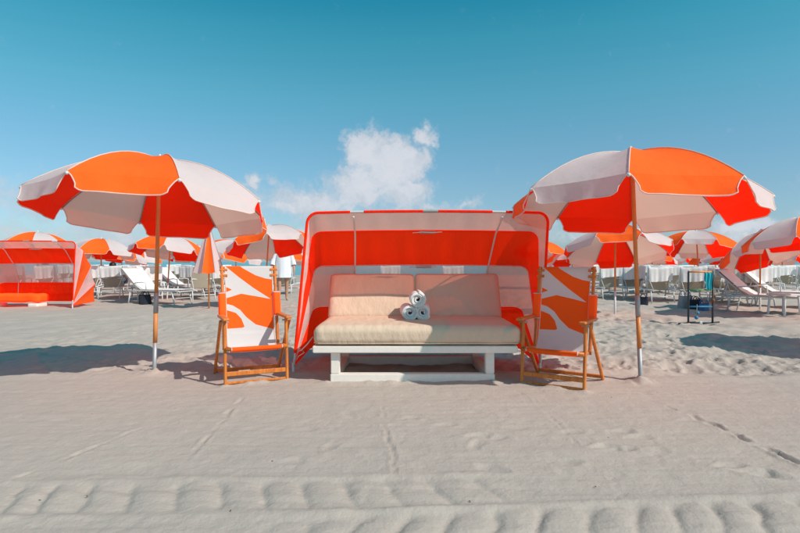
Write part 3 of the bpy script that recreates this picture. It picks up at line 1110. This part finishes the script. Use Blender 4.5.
def make_chair(label, group):
    c = thing('beach_chair', label, 'chair', group=group)
    wd = 'chair_wood'
    HW = 0.275
    for sx in (-1, 1):
        x = sx * HW
        MB().bar((x, 0.0, -0.03), (x, 0.045, 0.575), 0.026, 0.036).build('leg', wd, c)
        MB().bar((x + sx * 0.034, 0.58, -0.03), (x + sx * 0.034, 0.05, 0.565), 0.026, 0.036).build('leg', wd, c)
        xu = sx * 0.252
        MB().bar((xu, 0.45, 1.055), (xu, 0.285, 0.27), 0.026, 0.040, up=(0, 1, 0)).build('back_post', wd, c)
        arm = MB().cushion((x, 0.15, 0.588), (0.062, 0.46, 0.026), 0.012, 6).build('armrest', wd, c)
        MB().tube([(x - 0.035, 0.047, 0.555), (x + 0.035, 0.047, 0.555)], 0.008, 8).build('pivot_bolt', 'silver_metal', arm)
        # canvas sleeve round the back post
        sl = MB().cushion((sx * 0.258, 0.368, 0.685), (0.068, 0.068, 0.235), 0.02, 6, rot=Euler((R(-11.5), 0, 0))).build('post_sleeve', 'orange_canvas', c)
        for zz, yy in ((0.80, 0.392), (0.571, 0.344)):
            MB().cushion((sx * 0.258, yy, zz), (0.072, 0.072, 0.010), 0.004, 4).build('sleeve_trim', 'white_canvas', sl)
        for zz, yy in ((1.02, 0.43), (0.965, 0.42)):
            MB().bar((sx * 0.205, yy, zz), (sx * 0.275, yy, zz), 0.022, 0.024).build('head_bracket', wd, c)
        MB().bar((sx * 0.247, -0.004, 0.322), (sx * 0.247, 0.33, 0.285), 0.024, 0.036).build('seat_rail', wd, c)
    MB().bar((-HW, 0.010, 0.095), (HW, 0.010, 0.095), 0.020, 0.040).build('front_stretcher', wd, c)
    MB().bar((-HW, 0.002, 0.018), (HW, 0.002, 0.018), 0.018, 0.022).build('foot_bar', wd, c)
    MB().bar((-HW - 0.034, 0.545, 0.035), (HW + 0.034, 0.545, 0.035), 0.022, 0.032).build('rear_stretcher', wd, c)
    MB().tube([(-HW, -0.005, 0.318), (HW, -0.005, 0.318)], 0.017, 10).build('seat_bar', wd, c)
    MB().tube([(-0.255, 0.448, 1.036), (0.255, 0.448, 1.036)], 0.013, 10).build('top_bar', wd, c)
    # sling
    NU, NV = 44, 150
    line = curve_eval(SLING, NV)
    mb = MB()

    def sl_(u, v):
        p, s_ = line[int(round(v * NV))]
        k = 4 * u * (1 - u)
        sag = 0.020 * k * math.sin(PI * min(1, v * 1.05))
        x = (u - 0.5) * 2 * SW * (1 - 0.012 * math.sin(PI * v))
        return Vector((x, p.x + sag * (0.8 if v < 0.6 else 0.1), p.y - sag * (0.15 if v < 0.6 else 0.8)))
    mb.grid(sl_, NU, NV)
    o = mb.build('sling', 'printed_sling', c)
    at = o.data.attributes.new('print', 'FLOAT', 'POINT')
    vals = []
    for j in range(NV + 1):
        s_ = line[j][1]
        for i in range(NU + 1):
            u = i / NU * 2 * SW
            vals.append(max(poly_sd(u, s_, p) for p in PRINT))
    at.data.foreach_set('value', vals)
    for u in (0, 1):
        MB().tube([sl_(u, j / 60) for j in range(61)], 0.005, 5).build('edge_piping', 'white_canvas', o)
    return c


G_C = 'wooden beach chairs flanking the daybed'
chair = make_chair('wooden beach chair in full sun with orange and white sling, left of the hood', G_C)
chair.location = (-1.30, 4.84, 0.005)
chair.rotation_euler = (0, 0, R(25))
chair2 = copy_tree(chair)
tag(chair2, 'wooden beach chair in umbrella shade with orange and white sling, right of the hood', 'chair', G_C)
chair2.location = (1.33, 4.66, 0.0)
chair2.rotation_euler = (0, 0, R(-33))


# ------------------------------------------------------------------ loungers in the background
def make_lounger(back_angle=73, back_length=0.62):
    c = thing('sun_lounger', '', 'lounger')
    wm = 'white_metal'
    a = R(back_angle)
    hy, hz, BL = -0.16, 0.36, back_length
    ty, tz = hy - BL * math.cos(a), hz + BL * math.sin(a)
    for sx in (-1, 1):
        x = sx * 0.31
        MB().tube([(x, hy - 0.42, hz - 0.03), (x, hy, hz), (x, 1.15, hz), (x, 1.22, hz - 0.02)], 0.018, 8).build('side_rail', wm, c)
        MB().tube([(x, -0.42, hz - 0.02), (x, -0.50, -0.03)], 0.017, 8).build('leg', wm, c)
        MB().tube([(x, 0.95, hz), (x, 1.06, -0.03)], 0.017, 8).build('leg', wm, c)
        MB().tube([(x, 0.12, hz + 0.015), (x, 0.10, hz + 0.20), (x, -0.02, hz + 0.22), (x, -0.30, hz + 0.19)], 0.014, 8).build('armrest', wm, c)
        MB().tube([(x * 0.97, ty * 0.55 + hy * 0.45, tz * 0.55 + hz * 0.45), (x * 0.97, hy - 0.40, hz - 0.02)], 0.010, 6).build('brace', wm, c)
    for y, z in ((-0.46, 0.17), (1.01, 0.17), (1.19, hz - 0.01)):
        MB().tube([(-0.31, y, z), (0.31, y, z)], 0.013, 8).build('crossbar', wm, c)
    MB().tube([(-0.29, hy, hz), (-0.29, ty, tz), (-0.26, ty - 0.01, tz + 0.02), (0.26, ty - 0.01, tz + 0.02), (0.29, ty, tz), (0.29, hy, hz)], 0.015, 8).build('back_frame', wm, c)

    def seat(u, v):
        return Vector(((u - 0.5) * 0.58, hy + 0.02 + v * 1.27, hz + 0.012 - 0.035 * math.sin(PI * u)))

    def back(u, v):
        s = 0.03 * math.sin(PI * u)
        return Vector(((u - 0.5) * 0.56, hy + (ty - hy) * v - s * math.sin(a), hz + (tz - hz) * v - s * math.cos(a)))
    MB().grid(seat, 8, 10).build('seat_sling', 'tan_sling', c)
    MB().grid(back, 8, 10).build('back_sling', 'tan_sling', c)
    MB().bar((-0.29, ty * 0.45 + hy * 0.55 - 0.012, tz * 0.45 + hz * 0.55 - 0.01), (0.29, ty * 0.45 + hy * 0.55 - 0.012, tz * 0.45 + hz * 0.55 - 0.01), 0.012, 0.03).build('back_strap', wm, c)
    return c, (hy, hz, ty, tz)


def towel_mesh(frame, seed, back_len, front_len, wide):
    hy, hz, ty, tz = frame
    d = Vector((0, ty - hy, tz - hz)).normalized()
    nrm = Vector((0, -d.z, d.y))          # out of the back
    rnd = random.Random(seed)
    ph = [rnd.uniform(0, 6) for _ in range(4)]
    top = Vector((0, ty - 0.01, tz + 0.042))

    def f(u, v):
        s = (v * (back_len + front_len)) - front_len      # negative on the front
        w = 0.010 * math.sin(u * 13 + ph[0]) + 0.007 * math.sin(u * 29 + ph[1])
        x = (u - 0.5) * wide * (1 + 0.02 * math.sin(v * 5 + ph[2]))
        hang = Vector((0, 0.12 * 0, -1))
        if s >= 0:
            low = (0.02 * math.sin(u * 4 + ph[3])) * v
            k = min(1, s / 0.05)
            p = top + (-d * 0.15 + hang * 0.85).normalized() * (s + low) + nrm * ((0.030 + w * (0.3 + s * 2.2)) * k)
        else:
            k = min(1, -s / 0.05)
            p = top + (-d) * (-s) - nrm * (0.030 * k + abs(w) * 0.3)
            if s < -0.68:
                q = -s - 0.68
                p = Vector((0, hy + 0.05 + q, hz + 0.03 + abs(w) * 0.4))
        return Vector((x + p.x, p.y, p.z))
    mb = MB().grid(f, 26, 34)
    return mb


lounger0, LFR = make_lounger()
lounger1, LFR1 = make_lounger(44, 0.78)
towel_mb = [towel_mesh(LFR, 1, 0.33, 0.5, 0.64), towel_mesh(LFR, 2, 0.40, 0.6, 0.66), towel_mesh(LFR, 3, 0.30, 1.9, 0.66), towel_mesh(LFR1, 4, 0.18, 1.9, 0.66)]
towel_data = [t.build('draped_towel', 'towel_white') for t in towel_mb]
G_L = 'white framed sun loungers on the beach'
G_T = 'white towels draped over the loungers'
loungers = [  # px, D, yaw deg, towel kind or None, lounger label, towel label
    (93, 17.2, 8, 1, 'white lounger right next to the left edge hood', 'over the lounger right next to the left edge hood'),
    (117, 16.3, 2, 0, 'white lounger with a dark-haired person lying in it, seen from behind', 'under the head of the dark-haired person'),
    (148, 15.2, 32, 1, 'white lounger turned sideways just behind the large left pole', 'over the lounger just behind the large left pole'),
    (152, 14.2, -110, 3, 'long reclined lounger seen from the side right of the large left pole', 'spread along the reclined lounger right of the large left pole'),
    (200, 15.6, 34, None, 'bare tan lounger below the half closed umbrella', ''),
    (216, 17.5, 12, 1, 'lounger directly behind the left armrest side of the left chair', 'on the lounger behind the left chair'),
    (286, 18.2, -4, 0, 'lounger beside the standing person in white', 'over the lounger beside the standing person'),
    (180, 17.0, -100, 3, 'reclined lounger pointing to the right, left of the half closed umbrella pole', 'along the lounger left of the half closed umbrella pole'),
    (133, 18.6, -40, 3, 'reclined lounger behind the gap between the dark-haired person and the large pole', 'on the reclined lounger beside the dark-haired person'),
    (640, 18.8, -45, 3, 'reclined lounger behind the large right pole', 'on the reclined lounger behind the large right pole'),
    (719, 15.4, -58, 3, 'reclined lounger just behind the ladder game right post', 'on the reclined lounger behind the ladder game right post'),
    (617, 18.4, 40, 3, 'reclined lounger turned left behind the thin pole right of the right chair', 'on the reclined lounger behind that thin pole'),
    (20, 17.6, 3, 0, 'lounger seen through the mesh window of the left edge hood, nearer its middle', 'seen through the middle of the left hood mesh window'),
    (52, 17.4, -2, 1, 'lounger seen through the mesh window of the left edge hood, nearer its right end', 'seen through the right end of the left hood mesh window'),
    (452, 17.0, 0, 1, 'lounger glimpsed through the mesh window above the right backrest cushion', 'glimpsed through mesh above the right backrest cushion'),
    (390, 18.0, 4, 0, 'lounger glimpsed through the mesh window above the left backrest cushion', 'glimpsed through mesh above the left backrest cushion'),
    (606, 16.2, 3, 0, 'white lounger just right of the right chair, seen from behind', 'over the lounger just right of the right chair'),
    (630, 16.6, -3, 1, 'white lounger just left of the large right pole', 'over the lounger just left of the large right pole'),
    (654, 14.8, 2, 1, 'white lounger just right of the large right pole', 'over the lounger just right of the large right pole'),
    (674, 18.5, -6, 0, 'lounger set back between the large right pole and the ladder game', 'on the set back lounger left of the ladder game'),
    (689, 14.6, -10, 1, 'white lounger directly behind the ladder game left post', 'over the lounger behind the ladder game left post'),
    (735, 14.2, -14, 0, 'white lounger first to the right of the ladder game', 'over the first lounger right of the ladder game'),
    (752, 14.0, -10, 1, 'white lounger second to the right of the ladder game', 'over the second lounger right of the ladder game'),
    (757, 11.8, -140, 3, 'lounger in side view near the right edge, wholly covered by a towel', 'covering the side-view lounger at the right edge'),
    (777, 13.2, -134, 3, 'lounger behind the side-view one at the right edge', 'covering the lounger behind the side-view one'),
]
extra = [(128, 21.5), (160, 22.5), (186, 21.0), (205, 23.0), (82, 22.5), (618, 21.5), (643, 22.5), (664, 23.0), (702, 20.0), (720, 19.0), (742, 19.5), (784, 20.0), (590, 21.5), (770, 23.0), (805, 18.0),
         (70, 25.0), (100, 24.0), (112, 27.0), (141, 20.0), (151, 25.0), (175, 26.0), (194, 18.8), (224, 22.0),
         (600, 25.0), (625, 26.0), (656, 19.5), (681, 21.0), (695, 24.0), (712, 26.0), (729, 22.0), (751, 24.0), (763, 17.6), (778, 18.2), (796, 25.0)]
first = [True, True]
for i, (px, D, yaw, tw, lab, tlab) in enumerate(loungers):
    kind = 1 if tw == 3 else 0
    src = (lounger0, lounger1)[kind]
    L = src if first[kind] else copy_tree(src)
    first[kind] = False
    x = GX(px, D)
    L.location = (x, D, -0.005)
    L.rotation_euler = (0, 0, R(yaw))
    tag(L, lab, 'lounger', G_L)
    if tw is not None:
        t = towel_data[tw].copy()
        COL.objects.link(t)
        t.name = 'draped_towel'
        t.location = L.location
        t.rotation_euler = L.rotation_euler
        tag(t, 'white towel ' + tlab, 'towel', G_T)
for i, (px, D) in enumerate(extra):
    L = copy_tree(lounger0)
    L.location = (GX(px, D), D, -0.005)
    L.rotation_euler = (0, 0, R(random.uniform(-18, 18)))
    side = 'left' if px < 400 else 'right'
    order = sorted(p for p, _ in extra if (p < 400) == (px < 400)).index(px)
    nth = ('first', 'second', 'third', 'fourth', 'fifth', 'sixth', 'seventh', 'eighth', 'ninth', 'tenth', 'eleventh', 'twelfth', 'thirteenth', 'fourteenth', 'fifteenth', 'sixteenth',
           'seventeenth', 'eighteenth', 'nineteenth', 'twentieth', 'twenty-first', 'twenty-second', 'twenty-third', 'twenty-fourth', 'twenty-fifth')[order]
    tag(L, '%s white lounger from the left in the far row %s of the large hood' % (nth, side), 'lounger', 'farther rows of loungers')
    t = towel_data[i % 2].copy()  # upright kinds
    COL.objects.link(t)
    t.location = L.location
    t.rotation_euler = L.rotation_euler
    tag(t, 'white towel on the %s lounger of the far row %s of the large hood' % (nth, side), 'towel', 'towels in the farther rows')
for t in towel_data:
    bpy.data.objects.remove(t)

# ------------------------------------------------------------------ ladder toss game
def ladder_game():
    D = 9.45
    g = thing('ladder_game', 'dark ladder toss game with orange, green and blue rungs on the sand', 'game', (GX(700.5, D), D, 0))
    hw = 0.215
    for sx in (-1, 1):
        MB().tube([(sx * hw, 0, 0.02), (sx * hw, 0, 0.5), (sx * hw, 0, 0.925), (sx * (hw - 0.012), 0, 0.94)], 0.017, 8).build('post', 'dark_metal', g)
        MB().tube([(sx * hw - 0.22, -0.10, 0.02), (sx * hw + 0.20, 0.14, 0.02)], 0.015, 8).build('foot', 'dark_metal', g)
    for z, m in ((0.925, 'orange_plastic'), (0.61, 'green_plastic'), (0.31, 'blue_plastic')):
        MB().tube([(-hw, 0, z), (hw, 0, z)], 0.014, 8).build('rung', m, g)
    MB().tube([(-hw, 0.02, 0.02), (hw, 0.02, 0.02)], 0.013, 8).build('foot_rung', 'dark_metal', g)
    MB().cushion((0, -0.01, 0.025), (0.05, 0.03, 0.05), 0.01, 4).build('coupling', 'white_metal', g)
    return D


LD = ladder_game()


def hanging_cloth(x, y, z, w, h, mat, label, seed):
    rnd = random.Random(seed)
    ph = rnd.uniform(0, 6)

    def f(u, v):
        s = v * 2 - 1
        side = 1 if s > 0 else -1
        k = abs(s)
        return Vector((x + (u - 0.5) * w * (1 - 0.25 * k) + 0.02 * k * math.sin(5 * k + ph), y - side * (0.018 + 0.012 * math.sin(u * 12 + ph)) * min(1, k * 6), z - h * k * (1 if side > 0 else 0.6)))
    o = MB().grid(f, 14, 24).build('hanging_cloth', mat)
    return tag(o, label, 'cloth')


hanging_cloth(GX(708.5, LD), LD, 0.943, 0.13, 0.33, 'teal_cloth', 'teal cloth hung over the orange top rung of the ladder game', 4)


def bola(x, y, z, c, label):
    g = thing('toss_bola', label, 'toy', (x, y, z))
    MB().tube([(-0.02, -0.02, -0.20), (-0.012, -0.02, 0.0), (0, -0.005, 0.02), (0.012, 0.02, 0.0), (0.02, 0.02, -0.12)], 0.004, 5).build('string', 'rope', g)
    for p in ((-0.02, -0.02, -0.21), (0.02, 0.02, -0.13)):
        MB().ball(p, 0.034, sub=2).build('ball', c, g)


bola(GX(713.5, LD), LD, 0.63, 'brown_leather', 'brown ball pair on a string hung by the ladder game right post')
bola(GX(697, LD), LD, 0.327, 'blue_plastic', 'blue ball pair on a string hung over the lowest rung of the ladder game')


def beach_bag(px, D, w, h, d, mat, label, yaw):
    g = thing('beach_bag', label, 'bag', (GX(px, D), D, 0), yaw)

    def f(u, v):
        a = 2 * PI * u
        k = 1 - 0.10 * v + 0.05 * math.sin(3 * a + v * 4)
        e = 0.55
        cx, sy = math.copysign(abs(math.cos(a)) ** e, math.cos(a)), math.copysign(abs(math.sin(a)) ** e, math.sin(a))
        return Vector((cx * w / 2 * k, sy * d / 2 * k, v * h * (1 - 0.08 * abs(math.sin(a)))))
    b = MB().grid(f, 24, 8)
    b.add([(0, 0, 0.01)] + [f(i / 24, 0) for i in range(24)], [(0, 1 + (i + 1) % 24, 1 + i) for i in range(24)])
    b.add([(0, 0, h * 0.75)] + [f(i / 24, 0.9) for i in range(24)], [(0, 1 + i, 1 + (i + 1) % 24) for i in range(24)])
    b.build('bag_body', mat, g)
    for sy in (-1, 1):
        MB().tube([(math.cos(t) * w * 0.25, sy * d * 0.4, h * 0.9 + math.sin(t) * h * 0.4) for t in [PI * i / 10 for i in range(11)]], 0.01, 6).build('handle', mat, g)
    return g


beach_bag(685, 12.6, 0.34, 0.32, 0.2, 'grey_cloth', 'grey beach bag on the sand left of the ladder game', 0.3)
beach_bag(695, 12.3, 0.26, 0.24, 0.18, 'dark_cloth', 'dark bag on the sand seen between the ladder game posts', -0.2)
beach_bag(704, 12.0, 0.22, 0.18, 0.16, 'blue_cloth', 'blue bag on the sand seen between the ladder game posts', 0.5)
beach_bag(145, 14.0, 0.30, 0.26, 0.2, 'dark_cloth', 'dark bag on the sand just left of the large left pole', 0.1)
beach_bag(643, 13.6, 0.24, 0.22, 0.18, 'dark_cloth', 'dark bag on the sand right beside the large right pole', -0.4)


def side_table(px, D, label):
    g = thing('side_table', label, 'table', (GX(px, D), D, 0), 0.2)
    MB().cushion((0, 0, 0.43), (0.44, 0.44, 0.035), 0.012, 6).build('table_top', 'white_metal', g)
    for sx in (-1, 1):
        for sy in (-1, 1):
            MB().bar((sx * 0.17, sy * 0.17, 0.414), (sx * 0.195, sy * 0.195, -0.02), 0.045, 0.04).build('leg', 'white_metal', g)


side_table(784, 11.0, 'small white plastic table below the side-view lounger at the right edge')

# bundle lying in the left edge hood
fb = thing('folded_mattress', 'orange mattress lying on the sand inside the left edge hood', 'mattress', (GX(8, 12.9), 13.05, 0))
MB().cushion((0, 0.20, 0.205), (1.30, 0.42, 0.20), 0.06, 12, 0.02, wob=0.012, seed=8).build('cushion', 'orange_canvas', fb)
for xx in (-0.5, 0.52):
    MB().cushion((xx, 0.16, 0.04), (0.24, 0.42, 0.09), 0.02, 5).build('foot_block', 'white_paint', fb)

# teal half-shell shade by the water's edge
def beach_shelter(px, D, label):
    g = thing('beach_shelter', label, 'shelter', (GX(px, D), D, 0), 0.5)

    def f(u, v):
        a = PI * u
        r = 0.75
        return Vector((math.cos(a) * r * (1 - 0.15 * v), (v - 0.5) * 1.1, 0.85 * math.sin(a) * math.cos(v * PI * 0.5 * 0.9)))
    MB().grid(f, 18, 12).build('shell', 'teal_cloth', g)
    for v in (0.0, 0.5):
        MB().tube([f(i / 18, v) + Vector((0, -0.004, 0.004)) for i in range(19)], 0.012, 6).build('hoop', 'white_metal', g)


beach_shelter(158, 26.0, 'teal pop-up shelter far behind the large left pole')
beach_shelter(619, 28.0, 'teal pop-up shelter far between two loungers right of the right chair')


# ------------------------------------------------------------------ small litter on the sand
rl = random.Random(12)
litter = [(230, 513, 'dark bit of driftwood on the sand inside the left half of the tread track'), (596, 487, 'dark bit of driftwood on the sand above the right tread track'),
          (272, 462, 'small dark twig on the sand below the left chair'), (612, 398, 'small dark twig on the sand right below the right chair'),
          (86, 497, 'small dark twig near the left end of the tread track'), (470, 503, 'small dark twig between the two tread tracks'), (733, 398, 'dark clump of weed at the edge of the trampled sand on the right')]
for k, (px, py, lab) in enumerate(litter):
    gx, gy = pix_ground(px, py)
    z = ground_at(gx, gy)
    a = rl.uniform(0, 3)
    L_ = rl.uniform(0.004, 0.008)
    d_ = Vector((math.cos(a), math.sin(a), 0.15)) * L_
    c_ = Vector((gx, gy, z + 0.003))
    o = MB().tube([c_ - d_, c_ - d_ * 0.3 + Vector((0.002, 0.002, 0.002)), c_ + d_ * 0.4 + Vector((-0.002, 0.001, 0.002)), c_ + d_], [0.001, 0.0024, 0.002, 0.001], 6).build('driftwood', 'brown_leather')
    tag(o, lab, 'driftwood', 'bits of driftwood on the sand')

# ------------------------------------------------------------------ people
def skin_mesh(name, mat, verts, edges, parent, sub=2):
    """verts: (x, y, z, radius)"""
    me = bpy.data.meshes.new(name)
    me.from_pydata([v[:3] for v in verts], edges, [])
    o = bpy.data.objects.new(name, me)
    COL.objects.link(o)
    sk = o.modifiers.new('skin', 'SKIN')
    for v, d in zip(verts, me.skin_vertices[0].data):
        r = v[3]
        d.radius = r if isinstance(r, tuple) else (r, r)
    me.skin_vertices[0].data[0].use_root = True
    sk.use_smooth_shade = True
    ss = o.modifiers.new('sub', 'SUBSURF')
    ss.levels = ss.render_levels = sub
    me.materials.append(MATS[mat])
    if parent:
        o.parent = parent
    return o


def face(root, hx, hy, hz, fwd):
    """eyes, nose bridge and mouth as small raised forms on the head"""
    f = Vector(fwd).normalized()
    s = f.cross(Vector((0, 0, 1))).normalized()
    c = Vector((hx, hy, hz))
    for k in (-1, 1):
        MB().ball(c + f * 0.088 + s * k * 0.032 + Vector((0, 0, 0.01)), 0.011, sub=1).build('eye', 'dark_hair', root)
        MB().ball(c + s * k * 0.080 + Vector((0, 0, 0.0)), 0.026, (0.5, 0.9, 1.1), sub=1).build('ear', 'skin', root)
    MB().ball(c + f * 0.10 + Vector((0, 0, -0.018)), 0.016, (0.8, 0.9, 1.6), sub=1).build('nose', 'skin', root)
    MB().ball(c + f * 0.090 + Vector((0, 0, -0.058)), 0.02, (1.2, 0.8, 0.35), sub=1).build('mouth', 'brown_leather', root)


def hand_chain(V, E, wrist, base, d, side, up):
    """palm and five fingers hung from the wrist vertex"""
    d, side, up = Vector(d).normalized(), Vector(side).normalized(), Vector(up).normalized()
    w = Vector(V[wrist][:3])
    palm = w + d * 0.055
    V.append((*palm, (0.030, 0.018)))
    ip = len(V) - 1
    E.append((wrist, ip))
    for k, (off, L) in enumerate(((-0.027, 0.062), (-0.009, 0.075), (0.009, 0.080), (0.027, 0.070))):
        a = palm + d * 0.035 + side * off
        b = a + d * L * 0.55 + up * 0.012
        c = b + d * L * 0.35 + up * 0.022
        n = len(V)
        V += [(*a, 0.010), (*b, 0.009), (*c, 0.008)]
        E += [(ip, n), (n, n + 1), (n + 1, n + 2)]
    a = w + d * 0.03 - side * 0.035
    b = a + d * 0.03 - side * 0.016 + up * 0.012
    n = len(V)
    V += [(*a, 0.011), (*b, 0.010)]
    E += [(wrist, n), (n, n + 1)]


def person_standing():
    g = thing('person', 'standing person in a loose white shirt, bare legs, left of the large hood', 'person', (GX(283, 15.2), 15.2, 0), R(20))
    V = [(0, 0, 0.93, .13), (0, 0.01, 1.10, .125), (0, 0.015, 1.28, .14), (0, 0.01, 1.42, .10), (0, 0.005, 1.50, .055), (0, -0.01, 1.58, .075), (0, -0.012, 1.66, .092), (0, 0.0, 1.72, .07)]
    E = [(0, 1), (1, 2), (2, 3), (3, 4), (4, 5), (5, 6), (6, 7)]
    for s in (-1, 1):
        n = len(V)
        V += [(s * .10, 0, 0.84, .092), (s * .105, -0.01 + s * .02, 0.66, .075), (s * .11, -0.02 + s * .05, 0.48, .056), (s * .112, 0.01 + s * .06, 0.32, .056), (s * .114, 0.02 + s * .06, 0.10, .036), (s * .116, 0.01 + s * .06, 0.045, .038), (s * .125, -0.12 + s * .06, 0.025, .030)]
        E += [(0, n)] + [(n + i, n + i + 1) for i in range(6)]
        n = len(V)
        V += [(s * .19, 0.01, 1.39, .062), (s * .25, 0.02, 1.22, .048), (s * .29, 0.0, 1.10, .042), (s * .30, -0.06, 0.97, .036), (s * .30, -0.10, 0.87, .026)]
        E += [(3, n)] + [(n + i, n + i + 1) for i in range(4)]
        hand_chain(V, E, n + 4, None, (0.0, -0.25, -1), (0, 1 * s, 0), (-s, 0, 0))
    skin_mesh('body', 'skin', V, E, g)
    face(g, 0, -0.012, 1.655, (0, -1, 0))
    hv = [(0, 0.02, 1.70, .098), (0, 0.045, 1.64, .092), (0, 0.055, 1.56, .07), (0, 0.055, 1.48, .05), (0, -0.03, 1.735, .075)]
    MB().ball((0, 0.02, 1.685), .108, (0.92, 1.0, 1.05), 3).tube([(0, 0.07, 1.70), (0, 0.085, 1.60), (0, 0.08, 1.50), (0, 0.075, 1.42)], [.08, .085, .065, .03], 12).build('hair', 'dark_hair', g)

    # loose shirt: skirted tube with folds, and sleeves
    def shirt(u, v):
        a = 2 * PI * u
        z = 1.46 - v * 0.80
        if v < 0.14:
            k = (v / 0.14) ** 0.6
            rx, ry = 0.07 + 0.135 * k, 0.07 + 0.065 * k
        else:
            k = (v - 0.14) / 0.86
            rx, ry = 0.205 + 0.055 * k, 0.135 + 0.075 * k
        fo = 1 + (0.045 * math.sin(a * 7 + 2 * v) + 0.03 * math.sin(a * 11 + 5)) * max(0, v - 0.2)
        return Vector((math.cos(a) * rx * fo, math.sin(a) * ry * fo + 0.01, z))
    MB().grid(shirt, 56, 26).build('shirt', 'white_shirt', g)
    for s in (-1, 1):
        pts = [Vector((s * .15, 0.01, 1.405)), Vector((s * .20, 0.012, 1.34)), Vector((s * .25, 0.02, 1.22)), Vector((s * .29, 0.0, 1.10)), Vector((s * .302, -0.05, 1.0))]
        MB().tube(pts, [.07, .078, .072, .072, .075], 12, False).build('sleeve', 'white_shirt', g)


person_standing()


def person_lying():
    L = (GX(117, 16.3), 16.3)
    g = thing('person', 'dark-haired person reclining in the lounger, head and elbows showing past the towel', 'person', (L[0], L[1], 0), R(2))
    # hips on the seat, back along the raised backrest, feet towards the sea
    V = [(0, 0.07, 0.48, .13), (0, -0.04, 0.58, .125), (0, -0.15, 0.74, .135), (0, -0.20, 0.84, .10), (0, -0.22, 0.89, .055), (0, -0.22, 0.94, .072), (0, -0.23, 1.0, .085), (0, -0.22, 1.04, .06)]
    E = [(i, i + 1) for i in range(7)]
    for s in (-1, 1):
        n = len(V)
        V += [(s * .10, .15, .47, .09), (s * .12, .40, .52, .075), (s * .12, .60, .55, .056), (s * .12, .80, .46, .054), (s * .12, 1.02, .42, .036), (s * .12, 1.06, .43, .037), (s * .13, 1.10, .53, .028)]
        E += [(0, n)] + [(n + i, n + i + 1) for i in range(6)]
        n = len(V)
        V += [(s * .19, -.18, .82, .06), (s * .31, -.20, .72, .047), (s * .375, -.19, .62, .042), (s * .35, -.08, .61, .036), (s * .325, .02, .60, .026)]
        E += [(3, n)] + [(n + i, n + i + 1) for i in range(4)]
        hand_chain(V, E, n + 4, None, (0, 1, 0), (s, 0, 0), (0, 0, -1))
    skin_mesh('body', 'skin', V, E, g)
    face(g, 0, -0.225, 0.99, (0, 1, 0))
    hv = [(0, -.235, 1.02, .085), (0, -.262, .97, .07), (0, -.26, .92, .05), (0, -.19, 1.045, .055)]
    MB().ball((0, -.245, 1.005), .105, (0.92, 1.0, 0.98), 3).build('hair', 'dark_hair', g)

    def shorts(u, v):
        a = 2 * PI * u
        return Vector((math.cos(a) * (0.19 + 0.01 * math.sin(5 * a)), 0.0 + v * 0.30, 0.495 + 0.02 * v + math.sin(a) * 0.118))
    MB().grid(shorts, 30, 6).build('shorts', 'blue_cloth', g)


person_lying()

bpy.context.view_layer.update()
print('objects', len(bpy.data.objects), 'tris', sum(len(m.polygons) * 2 for m in bpy.data.meshes))
